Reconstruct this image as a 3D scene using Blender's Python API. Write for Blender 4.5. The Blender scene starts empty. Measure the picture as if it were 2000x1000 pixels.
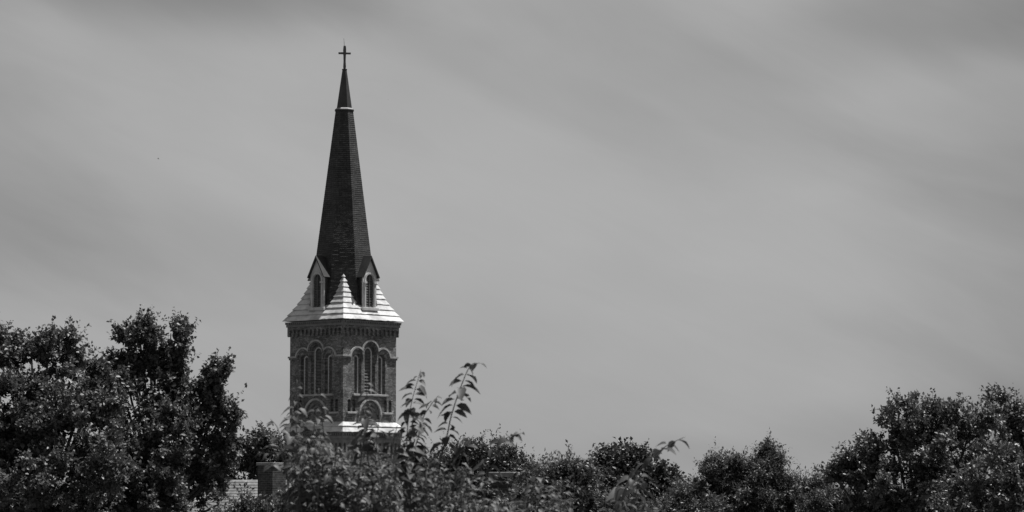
import bpy, bmesh, math, random
import numpy as np
from mathutils import Vector, Matrix

SC = bpy.context.scene
COL = SC.collection
R = math.radians
random.seed(11)
RNG = np.random.default_rng(11)

# ------------------------------------------------------------------ camera
F = 5520.0                       # focal length in pixels of a 2000 px wide frame
HORIZON = 950.0                  # row of the true horizon
CAM_Z = 8.0
PITCH = math.atan((HORIZON - 500.0) / F)
cam = bpy.data.cameras.new('camera')
cam.sensor_width = 36.0
cam.lens = F / 2000.0 * 36.0
cam.clip_start = 0.1
cam.clip_end = 20000.0
cam.dof.use_dof = True
cam.dof.focus_distance = 290.0
cam.dof.aperture_fstop = 16.0
cam_ob = bpy.data.objects.new('camera', cam)
COL.objects.link(cam_ob)
cam_ob.location = (0, 0, CAM_Z)
cam_ob.rotation_euler = (math.pi / 2 + PITCH, 0, 0)
SC.camera = cam_ob

# ------------------------------------------------------------------ sun and sky
SUN_AZ = R(48.4 + 62.0)          # from the direction towards the camera, turning right
SUN_EL = R(68.0)
sun_dir = Vector((math.sin(SUN_AZ) * math.cos(SUN_EL), -math.cos(SUN_AZ) * math.cos(SUN_EL), math.sin(SUN_EL)))
sl = bpy.data.lights.new('sun', 'SUN')
sl.energy = 5.0
sl.angle = R(0.5)
sl.color = (1.0, 0.995, 0.985)
so = bpy.data.objects.new('sun', sl)
COL.objects.link(so)
so.rotation_euler = sun_dir.to_track_quat('Z', 'Y').to_euler()

SC.view_settings.view_transform = 'Standard'
SC.view_settings.look = 'None'
SC.view_settings.exposure = 0.0
SC.view_settings.gamma = 1.0

W = bpy.data.worlds.new('World')
SC.world = W
W.use_nodes = True


class NT:
    """small helper for node trees"""
    def __init__(self, tree):
        self.t = tree
        self.n = tree.nodes
        self.l = tree.links

    def node(self, kind, **kw):
        n = self.n.new(kind)
        for k, v in kw.items():
            setattr(n, k, v)
        return n

    def put(self, sock, v):
        if isinstance(v, bpy.types.NodeSocket):
            self.l.new(v, sock)
        else:
            sock.default_value = v

    def math(self, op, a, b=0.0, c=0.0, clamp=False):
        n = self.node('ShaderNodeMath', operation=op, use_clamp=clamp)
        self.put(n.inputs[0], a)
        self.put(n.inputs[1], b)
        self.put(n.inputs[2], c)
        return n.outputs[0]

    def ramp(self, v, a, b, lo=0.0, hi=1.0, smooth=True):
        n = self.node('ShaderNodeMapRange', interpolation_type='SMOOTHSTEP' if smooth else 'LINEAR')
        for i, x in enumerate((v, a, b, lo, hi)):
            self.put(n.inputs[i], x)
        return n.outputs[0]

    def noise(self, vec, scale, detail=4.0, rough=0.5, dist=0.0):
        n = self.node('ShaderNodeTexNoise')
        if vec is not None:
            self.l.new(vec, n.inputs['Vector'])
        n.inputs['Scale'].default_value = scale
        n.inputs['Detail'].default_value = detail
        n.inputs['Roughness'].default_value = rough
        n.inputs['Distortion'].default_value = dist
        return n.outputs[0]

    def comb(self, x, y, z):
        n = self.node('ShaderNodeCombineXYZ')
        for i, v in enumerate((x, y, z)):
            self.put(n.inputs[i], v)
        return n.outputs[0]

    def grey(self, v):
        return self.comb(v, v, v)


w = NT(W.node_tree)
for n in list(w.n):
    w.n.remove(n)
sky = w.node('ShaderNodeTexSky', sky_type='NISHITA')
sky.sun_disc = False
sky.sun_elevation = SUN_EL
sky.sun_rotation = math.atan2(sun_dir.x, sun_dir.y)
sky.dust_density = 1.5
bw = w.node('ShaderNodeRGBToBW')
w.l.new(sky.outputs[0], bw.inputs[0])
tc = w.node('ShaderNodeTexCoord')
sep = w.node('ShaderNodeSeparateXYZ')
w.l.new(tc.outputs['Generated'], sep.inputs[0])
dx, dy, dz = sep.outputs
# thin veils of cloud, streaked from the upper left down to the right, fixed in the sky's own directions
ca, sa = math.cos(R(-24)), math.sin(R(-24))
al = w.math('ADD', w.math('MULTIPLY', dx, ca), w.math('MULTIPLY', dz, sa))
ac = w.math('ADD', w.math('MULTIPLY', dx, -sa), w.math('MULTIPLY', dz, ca))
streak = w.noise(w.comb(w.math('MULTIPLY', al, 5.0), w.math('MULTIPLY', ac, 17.0), w.math('MULTIPLY', dy, 3.0)), 1.0, 5.0, 0.5, 0.5)
broad = w.noise(w.comb(w.math('MULTIPLY', dx, 7.0), w.math('MULTIPLY', dz, 11.0), w.math('MULTIPLY', dy, 2.0)), 1.0, 3.0, 0.45, 0.3)


def gap(cx, cz, rx, rz, rot, amt, warp=0.35):
    """an opening in the veil, an ellipse of directions with a ragged soft rim"""
    a, b = math.cos(R(rot)), math.sin(R(rot))
    x = w.math('SUBTRACT', dx, cx)
    z = w.math('SUBTRACT', dz, cz)
    p = w.math('DIVIDE', w.math('ADD', w.math('MULTIPLY', x, a), w.math('MULTIPLY', z, b)), rx)
    q = w.math('DIVIDE', w.math('ADD', w.math('MULTIPLY', x, -b), w.math('MULTIPLY', z, a)), rz)
    d = w.math('SQRT', w.math('ADD', w.math('MULTIPLY', p, p), w.math('MULTIPLY', q, q)))
    d = w.math('ADD', d, w.math('MULTIPLY', w.math('SUBTRACT', streak, 0.5), warp * 4))
    return w.math('MULTIPLY', w.ramp(d, 0.15, 1.15, 1.0, 0.0), amt)


gaps = [gap(-0.115, 0.176, 0.090, 0.022, -3, 0.45),
        gap(-0.080, 0.152, 0.050, 0.020, -20, -0.09),
        gap(-0.020, 0.110, 0.07, 0.05, -24, -0.03),
        gap(0.005, 0.140, 0.095, 0.013, -24, 0.12),
        gap(0.050, 0.150, 0.085, 0.026, -24, 0.12),
        gap(0.150, 0.166, 0.080, 0.026, 8, 0.34),
        gap(-0.110, 0.085, 0.095, 0.024, -18, 0.19),
        gap(-0.215, 0.095, 0.085, 0.085, 0, 0.27),
        gap(0.160, 0.020, 0.100, 0.016, 4, 0.14),
        gap(0.225, 0.070, 0.110, 0.120, 0, 0.40),
        gap(0.060, 0.010, 0.060, 0.010, 0, 0.10)]
g = gaps[0]
for k in gaps[1:]:
    g = w.math('ADD', g, k)
wisp = w.noise(w.comb(w.math('MULTIPLY', al, 16.0), w.math('MULTIPLY', ac, 60.0), w.math('MULTIPLY', dy, 6.0)), 1.0, 6.0, 0.62, 0.9)
veil = w.math('ADD', w.math('ADD', 1.0, w.math('MULTIPLY', w.math('SUBTRACT', wisp, 0.5), 0.14)), w.math('ADD', w.math('MULTIPLY', w.math('SUBTRACT', streak, 0.5), 0.19),
                                  w.math('MULTIPLY', w.math('SUBTRACT', broad, 0.5), 0.42)))
veil = w.math('MULTIPLY', veil, w.math('SUBTRACT', 1.0, g))
low = w.math('MULTIPLY', w.ramp(dz, 0.17, 0.55, 1.0, 1.05), w.ramp(dy, -0.3, 0.85, 0.34, 1.0))   # unseen sky shaped for ambient light: dimmed behind the camera, slightly brighter overhead
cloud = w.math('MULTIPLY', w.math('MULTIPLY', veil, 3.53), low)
clear = w.math('MULTIPLY', bw.outputs[0], 0.22)
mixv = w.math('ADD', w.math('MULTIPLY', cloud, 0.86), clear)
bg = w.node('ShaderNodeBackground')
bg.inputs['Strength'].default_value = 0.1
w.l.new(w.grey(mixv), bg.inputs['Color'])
wo = w.node('ShaderNodeOutputWorld')
w.l.new(bg.outputs[0], wo.inputs[0])


# ------------------------------------------------------------------ helpers
def P(px, py, Y):
    """world point seen at a photo pixel, at distance Y"""
    f = Vector((0, math.cos(PITCH), math.sin(PITCH)))
    u = Vector((0, -math.sin(PITCH), math.cos(PITCH)))
    d = f + Vector((1, 0, 0)) * ((px - 1000) / F) + u * ((500 - py) / F)
    d = d * (Y / d.y)
    return Vector((0, 0, CAM_Z)) + d


def ground_z(x, y):
    t = min(1.0, max(0.0, (y - 6.0) / 74.0))
    return 6.2 * (1 - t * t * (3 - 2 * t)) + 0.12 * math.sin(x * 0.31 + y * 0.17) * math.cos(y * 0.23)


def link(name, me, mat=None, parent=None, rot=0.0):
    o = bpy.data.objects.new(name, me)
    COL.objects.link(o)
    if mat is not None and not me.materials:
        me.materials.append(mat)
    if parent is not None:
        o.parent = parent
    if rot:
        o.rotation_euler = (0, 0, rot)
    return o


def thing(name, label, cat, loc, rz=0.0, group=None):
    o = bpy.data.objects.new(name, None)
    COL.objects.link(o)
    o.location = loc
    o.rotation_euler = (0, 0, rz)
    o.empty_display_size = 0.3
    o['label'] = label
    o['category'] = cat
    if group:
        o['group'] = group
    return o


def bm_mesh(bm, name, smooth=False):
    bmesh.ops.recalc_face_normals(bm, faces=bm.faces)
    me = bpy.data.meshes.new(name)
    bm.to_mesh(me)
    bm.free()
    me.polygons.foreach_set('use_smooth', [smooth] * len(me.polygons))
    me.update()
    return me


def add_box(bm, x0, x1, y0, y1, z0, z1):
    vs = [bm.verts.new((x, y, z)) for z in (z0, z1) for y in (y0, y1) for x in (x0, x1)]
    for f in ((0, 2, 3, 1), (4, 5, 7, 6), (0, 1, 5, 4), (2, 6, 7, 3), (0, 4, 6, 2), (1, 3, 7, 5)):
        bm.faces.new([vs[i] for i in f])
    return vs


def slab(outer, holes, x0, x1, bm=None):
    """a flat board in the (y, z) plane with holes cut through, between depths x0 and x1"""
    cu = bpy.data.curves.new('outline', 'CURVE')
    cu.dimensions = '2D'
    cu.fill_mode = 'BOTH'
    cu.extrude = (x1 - x0) / 2
    for pts in [outer] + list(holes):
        s = cu.splines.new('POLY')
        s.points.add(len(pts) - 1)
        for p, q in zip(s.points, pts):
            p.co = (q[0], q[1], 0, 1)
        s.use_cyclic_u = True
    ob = bpy.data.objects.new('outline', cu)
    me = bpy.data.meshes.new_from_object(ob)
    b2 = bmesh.new()
    b2.from_mesh(me)
    bmesh.ops.remove_doubles(b2, verts=b2.verts, dist=1e-5)
    xm = (x0 + x1) / 2
    for v in b2.verts:
        x, y, z = v.co
        v.co = (z + xm, x, y)
    bpy.data.objects.remove(ob)
    bpy.data.curves.remove(cu)
    bpy.data.meshes.remove(me)
    if bm is None:
        return b2
    tmp = bpy.data.meshes.new('tmp')
    b2.to_mesh(tmp)
    b2.free()
    bm.from_mesh(tmp)
    bpy.data.meshes.remove(tmp)
    return bm


def arch(cx, zb, zs, hw, n=14):
    """round-headed opening: bottom zb, springing zs, half width hw"""
    pts = [(cx - hw, zb), (cx + hw, zb)]
    for i in range(n + 1):
        a = math.pi * i / n
        pts.append((cx + hw * math.cos(a), zs + hw * math.sin(a)))
    return pts


def rect(y0, y1, z0, z1):
    return [(y0, z0), (y1, z0), (y1, z1), (y0, z1)]


def tube_into(bm, pts, radii, n=7):
    """a tapering tube along points"""
    rings = []
    for i, p in enumerate(pts):
        p = Vector(p)
        d = (Vector(pts[min(i + 1, len(pts) - 1)]) - Vector(pts[max(i - 1, 0)]))
        d = d.normalized() if d.length > 1e-9 else Vector((0, 0, 1))
        a = d.cross(Vector((0.3, 1, 0.1)))
        a = a.normalized() if a.length > 1e-4 else Vector((1, 0, 0))
        b = d.cross(a)
        rings.append([bm.verts.new(p + (a * math.cos(2 * math.pi * k / n) + b * math.sin(2 * math.pi * k / n)) * radii[i])
                      for k in range(n)])
    for r0, r1 in zip(rings, rings[1:]):
        for k in range(n):
            bm.faces.new((r0[k], r0[(k + 1) % n], r1[(k + 1) % n], r1[k]))
    bm.faces.new(rings[0][::-1])
    bm.faces.new(rings[-1])


# ------------------------------------------------------------------ materials
def new_mat(name):
    m = bpy.data.materials.new(name)
    m.use_nodes = True
    t = NT(m.node_tree)
    p = t.n['Principled BSDF']
    return m, t, p


def obj_uv(t):
    tc = t.node('ShaderNodeTexCoord')
    s = t.node('ShaderNodeSeparateXYZ')
    t.l.new(tc.outputs['Object'], s.inputs[0])
    return tc.outputs['Object'], s


def bump(t, p, h, strength, dist):
    b = t.node('ShaderNodeBump')
    b.inputs['Strength'].default_value = strength
    b.inputs['Distance'].default_value = dist
    t.l.new(h, b.inputs['Height'])
    t.l.new(b.outputs[0], p.inputs['Normal'])


def mat_brick(name, c1, c2, mortar, bw_, bh, strength=0.9):
    m, t, p = new_mat(name)
    o, s = obj_uv(t)
    v = t.comb(t.math('ADD', s.outputs[0], s.outputs[1]), s.outputs[2], 0.0)
    b = t.node('ShaderNodeTexBrick')
    t.l.new(v, b.inputs['Vector'])
    b.inputs['Color1'].default_value = (c1, c1, c1, 1)
    b.inputs['Color2'].default_value = (c2, c2, c2, 1)
    b.inputs['Mortar'].default_value = (mortar, mortar, mortar, 1)
    b.inputs['Scale'].default_value = 1.0
    b.inputs['Mortar Size'].default_value = bh * 0.13
    b.inputs['Mortar Smooth'].default_value = 0.3
    b.inputs['Bias'].default_value = 0.0
    b.inputs['Brick Width'].default_value = bw_
    b.inputs['Row Height'].default_value = bh
    n1 = t.noise(o, 0.9, 4, 0.6)
    n2 = t.noise(o, 5.0, 3, 0.6)
    k = t.math('MULTIPLY', t.ramp(n1, 0.3, 0.7, 0.62, 1.25), t.ramp(n2, 0.3, 0.7, 0.7, 1.25))
    rgb = t.node('ShaderNodeRGBToBW')
    t.l.new(b.outputs['Color'], rgb.inputs[0])
    t.l.new(t.grey(t.math('MULTIPLY', rgb.outputs[0], k)), p.inputs['Base Color'])
    p.inputs['Roughness'].default_value = 0.9
    h = t.math('ADD', t.math('MULTIPLY', b.outputs['Fac'], -1.0), t.math('MULTIPLY', n2, 1.1))
    bump(t, p, h, strength, bh * 0.5)
    return m


def mat_plain(name, v, rough=0.7, var=0.25, scale=2.0, bumpy=0.0, bscale=12.0, metal=0.0):
    m, t, p = new_mat(name)
    o, s = obj_uv(t)
    n = t.noise(o, scale, 5, 0.6)
    t.l.new(t.grey(t.math('MULTIPLY', t.ramp(n, 0.3, 0.7, 1 - var, 1 + var * 0.6), v)), p.inputs['Base Color'])
    p.inputs['Roughness'].default_value = rough
    p.inputs['Metallic'].default_value = metal
    if bumpy:
        bump(t, p, t.noise(o, bscale, 4, 0.6), bumpy, 0.06)
    return m


def mat_uvrows(name, c1, c2, gapc, bw_, bh, rough, strength=0.6):
    """slates or shingles: rows laid out on the mesh's own UV map (in metres)"""
    m, t, p = new_mat(name)
    uv = t.node('ShaderNodeUVMap')
    b = t.node('ShaderNodeTexBrick')
    t.l.new(uv.outputs[0], b.inputs['Vector'])
    for k, c in (('Color1', c1), ('Color2', c2), ('Mortar', gapc)):
        b.inputs[k].default_value = (c, c, c, 1)
    b.inputs['Scale'].default_value = 1.0
    b.inputs['Mortar Size'].default_value = bh * 0.07
    b.inputs['Mortar Smooth'].default_value = 0.2
    b.inputs['Brick Width'].default_value = bw_
    b.inputs['Row Height'].default_value = bh
    o, s = obj_uv(t)
    n1 = t.noise(o, 0.7, 4, 0.6)
    n2 = t.noise(o, 7.0, 2, 0.5)
    rgb = t.node('ShaderNodeRGBToBW')
    t.l.new(b.outputs['Color'], rgb.inputs[0])
    k = t.math('MULTIPLY', t.ramp(n1, 0.3, 0.7, 0.68, 1.35), t.ramp(n2, 0.3, 0.7, 0.8, 1.2))
    t.l.new(t.grey(t.math('MULTIPLY', rgb.outputs[0], k)), p.inputs['Base Color'])
    p.inputs['Roughness'].default_value = rough
    h = t.math('ADD', t.math('MULTIPLY', b.outputs['Fac'], -1.0), t.math('MULTIPLY', n2, 0.7))
    bump(t, p, h, strength, 0.05)
    return m


def mat_leaf(name, base, trans=0.3, rough=0.42, var=0.35, spec=0.5):
    m, t, p = new_mat(name)
    ge = t.node('ShaderNodeNewGeometry')
    k = t.ramp(ge.outputs['Random Per Island'], 0.0, 1.0, 1 - var, 1 + var, smooth=False)
    c = t.grey(t.math('MULTIPLY', k, base))
    t.l.new(c, p.inputs['Base Color'])
    p.inputs['Roughness'].default_value = rough
    p.inputs['Specular IOR Level'].default_value = spec
    tr = t.node('ShaderNodeBsdfTranslucent')
    t.l.new(c, tr.inputs['Color'])
    mx = t.node('ShaderNodeMixShader')
    mx.inputs[0].default_value = trans
    t.l.new(p.outputs[0], mx.inputs[1])
    t.l.new(tr.outputs[0], mx.inputs[2])
    t.l.new(mx.outputs[0], t.n['Material Output'].inputs[0])
    return m


M = {}
M['brick'] = mat_brick('tower_brick', 0.17, 0.38, 0.12, 0.34, 0.13, 0.9)
M['chimney_brick'] = mat_brick('chimney_brick', 0.035, 0.075, 0.12, 0.22, 0.085, 0.8)
M['house_brick'] = mat_brick('house_brick', 0.12, 0.18, 0.22, 0.22, 0.085, 0.6)
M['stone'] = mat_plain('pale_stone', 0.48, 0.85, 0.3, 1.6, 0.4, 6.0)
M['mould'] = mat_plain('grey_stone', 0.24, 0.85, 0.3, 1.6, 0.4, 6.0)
M['paint'] = mat_plain('white_paint', 0.66, 0.6, 0.22, 1.2, 0.2, 5.0)
M['frame'] = mat_plain('white_frame', 0.8, 0.6, 0.15, 1.2)
M['louver'] = mat_plain('weathered_louver', 0.16, 0.7, 0.35, 2.5)
M['white_roof'] = mat_plain('white_roof_metal', 0.68, 0.55, 0.34, 0.8, 0.35, 3.0)
M['dark_metal'] = mat_plain('dark_sheet_metal', 0.05, 0.5, 0.3, 1.0)
M['iron'] = mat_plain('grey_iron', 0.13, 0.6, 0.3, 2.0)
M['flashing'] = mat_plain('pale_flashing', 0.34, 0.5, 0.3, 2.0)
M['slate'] = mat_uvrows('dark_slate', 0.034, 0.066, 0.016, 0.32, 0.2174, 0.62, 0.7)
M['shingle'] = mat_uvrows('pale_shingle', 0.17, 0.21, 0.15, 0.30, 0.14, 0.8, 0.2)
M['bark'] = mat_plain('bark', 0.09, 0.9, 0.4, 6.0, 0.8, 20.0)
M['stem'] = mat_plain('young_stem', 0.12, 0.6, 0.3, 8.0)
M['leaf_poplar'] = mat_leaf('leaf_poplar', 0.12, 0.25, 0.46)
M['leaf_dark'] = mat_leaf('leaf_dark', 0.078, 0.2, 0.42)
M['leaf_fine'] = mat_leaf('leaf_fine', 0.10, 0.30, 0.45)
M['leaf_pale'] = mat_leaf('leaf_pale', 0.12, 0.30, 0.45)
M['leaf_maple'] = mat_leaf('leaf_maple', 0.12, 0.25, 0.42)
M['leaf_near'] = mat_leaf('leaf_near', 0.10, 0.22, 0.52, 0.5, 0.35)
M['bird'] = mat_plain('dark_feathers', 0.04, 0.7)


def ground_material():
    m, t, p = new_mat('grass_ground')
    o, s = obj_uv(t)
    a = t.noise(o, 0.05, 5, 0.6)
    b = t.noise(o, 3.0, 5, 0.7)
    k = t.math('MULTIPLY', t.ramp(a, 0.3, 0.7, 0.7, 1.3), t.ramp(b, 0.3, 0.7, 0.6, 1.4))
    t.l.new(t.grey(t.math('MULTIPLY', k, 0.06)), p.inputs['Base Color'])
    p.inputs['Roughness'].default_value = 0.95
    bump(t, p, b, 0.8, 0.1)
    return m


# ------------------------------------------------------------------ ground
def axis(neg, pos, near, step):
    out = [0.0]
    v, s = 0.0, step
    while v < pos:
        if v > near:
            s *= 1.35
        v += s
        out.append(v)
    v, s = 0.0, step
    while v < neg:
        if v > near:
            s *= 1.35
        v += s
        out.insert(0, -v)
    return out


xs, ys = axis(5000, 5000, 60, 4), axis(600, 9000, 110, 4)
bm = bmesh.new()
grid = [[bm.verts.new((x, y, ground_z(x, y))) for x in xs] for y in ys]
for j in range(len(ys) - 1):
    for i in range(len(xs) - 1):
        bm.faces.new((grid[j][i], grid[j][i + 1], grid[j + 1][i + 1], grid[j + 1][i]))
gr = link('ground', bm_mesh(bm, 'ground', True), ground_material())
gr['kind'] = 'structure'

# ------------------------------------------------------------------ church tower
TY = 300.0
U = TY / F                                   # one photo pixel at the tower, in metres
base = P(669.0, HORIZON, TY)
tower = thing('church_tower', 'tall brick church tower with a dark slate spire, white stepped skirt roof and cross',
              'church tower', (base.x, base.y, 0), math.atan2(-base.y, -base.x) + R(45))
ZC = {}


def Z(y):
    return P(671.5, y, TY).z


def S2(hd):
    """half side of a square, in metres, from its half diagonal in photo pixels"""
    return hd / math.sqrt(2) * U


def per_face(name, make, mat, smooth=False):
    """the same mesh on the four sides; make(k) is told whether the side runs full width (k even)"""
    out = []
    for par in (0, 1):
        me = bm_mesh(make(par), name, smooth)
        for k in (par, par + 2):
            out.append(link(name, me, mat, tower, k * math.pi / 2))
    return out


HS = S2(103.5)                               # belfry wall half side
T1, T2 = 5.0 * U, 5.0 * U
Z_SILL, Z_TOPW, Z_BOTW = Z(772), Z(634), Z(826)
WIN = [(-33.0, 10.0, 6.8, 703.5, 700.0), (0.0, 15.0, 11.0, 691.5, 689.0), (33.0, 10.0, 6.8, 703.5, 700.0)]


def belfry_wall(par):
    e = HS if par == 0 else HS - T1
    holes = [arch(c * U, Z_SILL, Z(s), hw * U) for c, hw, _, s, _ in WIN]
    holes.append(arch(0, Z(819), Z(811), 26 * U, 20))
    for s in (-1, 1):
        for d in (-6.5, 6.5):
            holes.append(arch((s * 50 + d) * U, Z(806), Z(786), 4.2 * U, 8))
    return slab(rect(-e, e, Z_BOTW, Z_TOPW), holes, HS - T1, HS)


def belfry_inner(par):
    e = HS - T1 if par == 0 else HS - T1 - T2
    holes = [arch(c * U, Z_SILL, Z(s), hw * U) for c, _, hw, s, _ in WIN]
    return slab(rect(-e, e, Z_BOTW, Z_TOPW), holes, HS - T1 - T2, HS - T1)


per_face('wall', belfry_wall, M['brick'])
per_face('inner_wall', belfry_inner, M['brick'])

# louvred windows: a frame with slats under it
for wi, (c, _, hw, s, _) in enumerate(WIN[:2]):
    fr = slab(arch(0, Z_SILL, Z(s), hw * U), [arch(0, Z_SILL + 1.2 * U, Z(s), (hw - 2.2) * U)],
              HS - T1 - 2.6 * U, HS - T1 - 0.9 * U)
    fme = bm_mesh(fr, 'window')
    bm = bmesh.new()
    zt = Z(s) + (hw - 2) * U
    z = Z_SILL + 2.0 * U
    while z < zt:
        dzs = z - Z(s)
        half = (hw - 1.4) * U
        if dzs > 0:
            half = math.sqrt(max(0.0, half * half - dzs * dzs))
        if half > 1.0 * U:
            vs = add_box(bm, HS - T1 - 4.6 * U, HS - T1 - 1.4 * U, -half, half, z, z + 0.9 * U)
            for v in vs:
                if v.co.x < HS - T1 - 3 * U:
                    v.co.z += 5.7 * U
        z += 6.1 * U
    lme = bm_mesh(bm, 'louvers')
    for k in range(4):
        for off in ([c, -c] if c else [0.0]):
            piv = bpy.data.objects.new('window', fme)
            if not fme.materials:
                fme.materials.append(M['frame'])
            COL.objects.link(piv)
            piv.parent = tower
            a = k * math.pi / 2
            piv.rotation_euler = (0, 0, a)
            piv.location = (-math.sin(a) * off * U, math.cos(a) * off * U, 0)
            link('louvers', lme, M['louver'], piv)


# hood moulds over the windows, running into a string course
def hood_path(e, inset):
    """outline of the moulding's edge: string, three arcs, string"""
    zs = Z(697) - inset
    arcs = [(-35.0 * U, Z(702), 22.0 * U - inset), (0.0, Z(690.5), 24.5 * U - inset), (35.0 * U, Z(702), 22.0 * U - inset)]

    def top(y):
        best = zs
        for cy, cz, r in arcs:
            if abs(y - cy) < r:
                best = max(best, cz + math.sqrt(r * r - (y - cy) ** 2))
        return best
    n = 150
    return [(-e + 2 * e * i / n, top(-e + 2 * e * i / n)) for i in range(n + 1)]


def hood(par, a, b, proj):
    e = HS + (proj if par == 0 else 0.0)
    up, lo = hood_path(e, a), hood_path(e, b)
    return slab(up + lo[::-1], [], HS, HS + proj)


per_face('hood_mould', lambda p: hood(p, 0, 3.4 * U, 3.2 * U), M['stone'])
per_face('hood_order', lambda p: hood(p, 3.5 * U, 7.0 * U, 1.7 * U), M['brick'])


def ring(cz, r0, r1, x0, x1, n=24):
    o = [(r1 * math.cos(math.pi * i / n), cz + r1 * math.sin(math.pi * i / n)) for i in range(n + 1)]
    i_ = [(r0 * math.cos(math.pi * i / n), cz + r0 * math.sin(math.pi * i / n)) for i in range(n + 1)]
    return slab(o + i_[::-1], [], x0, x1)


per_face('arch_mould', lambda p: ring(Z(811), 27.5 * U, 31.5 * U, HS, HS + 3.0 * U), M['stone'])
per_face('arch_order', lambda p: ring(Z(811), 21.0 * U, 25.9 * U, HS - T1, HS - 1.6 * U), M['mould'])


def roundel(p):
    n = 28
    c = Z(806)
    o = [(12 * U * math.cos(2 * math.pi * i / n), c + 12 * U * math.sin(2 * math.pi * i / n)) for i in range(n)]
    i_ = [(9 * U * math.cos(2 * math.pi * i / n), c + 9 * U * math.sin(2 * math.pi * i / n)) for i in range(n)]
    return slab(o, [i_], HS - T1, HS - 2.2 * U)


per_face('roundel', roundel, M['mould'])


def sill_bm(y0, y1, za, zb, x0, x1):
    bm = bmesh.new()
    add_box(bm, x0, x1, y0, y1, za, zb)
    bmesh.ops.bevel(bm, geom=bm.edges[:], offset=0.5 * U, segments=1, affect='EDGES')
    return bm


sme = bm_mesh(sill_bm(-48 * U, 48 * U, Z(775.5), Z(771.6), HS - 2 * U, HS + 4.4 * U), 'sill')
nme = bm_mesh(sill_bm(-13 * U, 13 * U, Z(810), Z(806.4), HS - 1.5 * U, HS + 3.4 * U), 'niche_sill')
for k in range(4):
    a = k * math.pi / 2
    link('sill', sme, M['stone'], tower, a)
    for off in (-50, 50):
        o = link('niche_sill', nme, M['stone'], tower, a)
        o.location = (-math.sin(a) * off * U, math.cos(a) * off * U, 0)


# cornice: band, dentils and corbel table
def band(hd, yb, yt, inner=HS):
    def make(par):
        e = S2(hd) if par == 0 else inner
        bm = bmesh.new()
        add_box(bm, inner + 0.002, S2(hd), -e, e, Z(yb), Z(yt))
        return bm
    return make


def dentils(hd, yb, yt, inner):
    def make(par):
        x1 = S2(hd)
        e = x1 if par == 0 else inner
        n = 26
        zt, zb, zm = Z(yt), Z(yb), Z(yt + (yb - yt) * 0.35)
        st = 2 * e / n
        pts = [(-e, zt)]
        for i in range(n):
            y = -e + i * st
            pts += [(y + 0.25 * st, zm), (y + 0.25 * st, zb), (y + 0.75 * st, zb), (y + 0.75 * st, zm)]
        pts += [(e, zt)]
        return slab(pts[::-1], [], inner + 0.002, x1)
    return make


def corbels(hd, yt, yb, ya, n, inner):
    """row of little arches on pendants"""
    def make(par):
        x1 = S2(hd)
        e = x1 if par == 0 else inner
        st = 2 * e / n
        pw = 0.38 * st
        pts = [(e, Z(yt)), (-e, Z(yt))]
        r = (st - pw) / 2
        for i in range(n + 1):
            y = -e + i * st
            a, b = max(-e, y - pw / 2), min(e, y + pw / 2)
            m = (a + b) / 2
            pts += [(a, Z(yb) + 2.5 * U), (m - 0.2 * (m - a), Z(yb)), (m + 0.2 * (b - m), Z(yb)), (b, Z(yb) + 2.5 * U)]
            if i < n:
                for q in range(7):
                    t = math.pi * (1 - q / 6)
                    pts.append((y + st / 2 + r * math.cos(t), Z(ya) - r + r * math.sin(t)))
        return slab(pts, [], inner + 0.002, x1)
    return make


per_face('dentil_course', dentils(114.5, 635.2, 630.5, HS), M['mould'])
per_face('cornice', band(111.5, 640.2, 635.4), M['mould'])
per_face('corbel_table', corbels(109.0, 640.4, 659, 645.5, 13, HS), M['brick'])


# stepped white roofs
def square_steps(courses, lip, seed, top_cap=True, seg=26):
    """courses: (row, half diagonal) from the eave up, each course overhanging the one below it a little"""
    rng = random.Random(seed)
    bm = bmesh.new()
    uvl = bm.loops.layers.uv.new('UVMap')
    profile = []
    for i in range(len(courses) - 1):
        (y0, d0), (y1, d1) = courses[i], courses[i + 1]
        l0 = lip if i else 0.0
        profile.append((y0, d0 + l0, i, True))
        profile.append((y0 - 0.9, d0 + l0 - 0.2, i, True))
        t = 0.5
        profile.append((y0 + (y1 - y0) * t - 0.6, d0 + (d1 - d0) * t + l0 * 0.4, i, False))
        profile.append((y1, d1, i, False))
    jit = {}
    rings = []
    for (y, d, i, edge) in profile:
        ringv = []
        for k in range(4):
            a = math.pi / 4 + k * math.pi / 2
            p0 = Vector((math.cos(a), math.sin(a), 0)) * d * U
            p1 = Vector((math.cos(a + math.pi / 2), math.sin(a + math.pi / 2), 0)) * d * U
            for s in range(seg):
                key = (i, k, s)
                if key not in jit:
                    jit[key] = rng.uniform(-0.55, 0.55) if s else 0.0
                q = p0.lerp(p1, s / seg)
                ringv.append(bm.verts.new((q.x, q.y, Z(y) + (jit[key] * U if edge else 0))))
        rings.append(ringv)
    n = 4 * seg
    for r0, r1 in zip(rings, rings[1:]):
        for k in range(n):
            bm.faces.new((r0[k], r0[(k + 1) % n], r1[(k + 1) % n], r1[k]))
    bm.faces.new(rings[0][::-1])
    if top_cap:
        bm.faces.new(rings[-1])
    return bm_mesh(bm, 'roof')


courses = [(628.5, 119.0), (617.5, 107.5), (606.5, 97.5), (595.5, 88.5), (584.5, 81.0), (574.5, 75.0),
           (564.5, 69.8), (554.5, 65.2), (545.0, 60.5), (536.0, 55.5)]
sk = link('skirt_roof', square_steps(courses, 2.6, 3), M['white_roof'], tower)
lr = link('lower_roof', square_steps([(845.5, 121.0), (834.5, 113.0), (824.0, 101.0)], 2.6, 5), M['white_roof'], tower)

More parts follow.
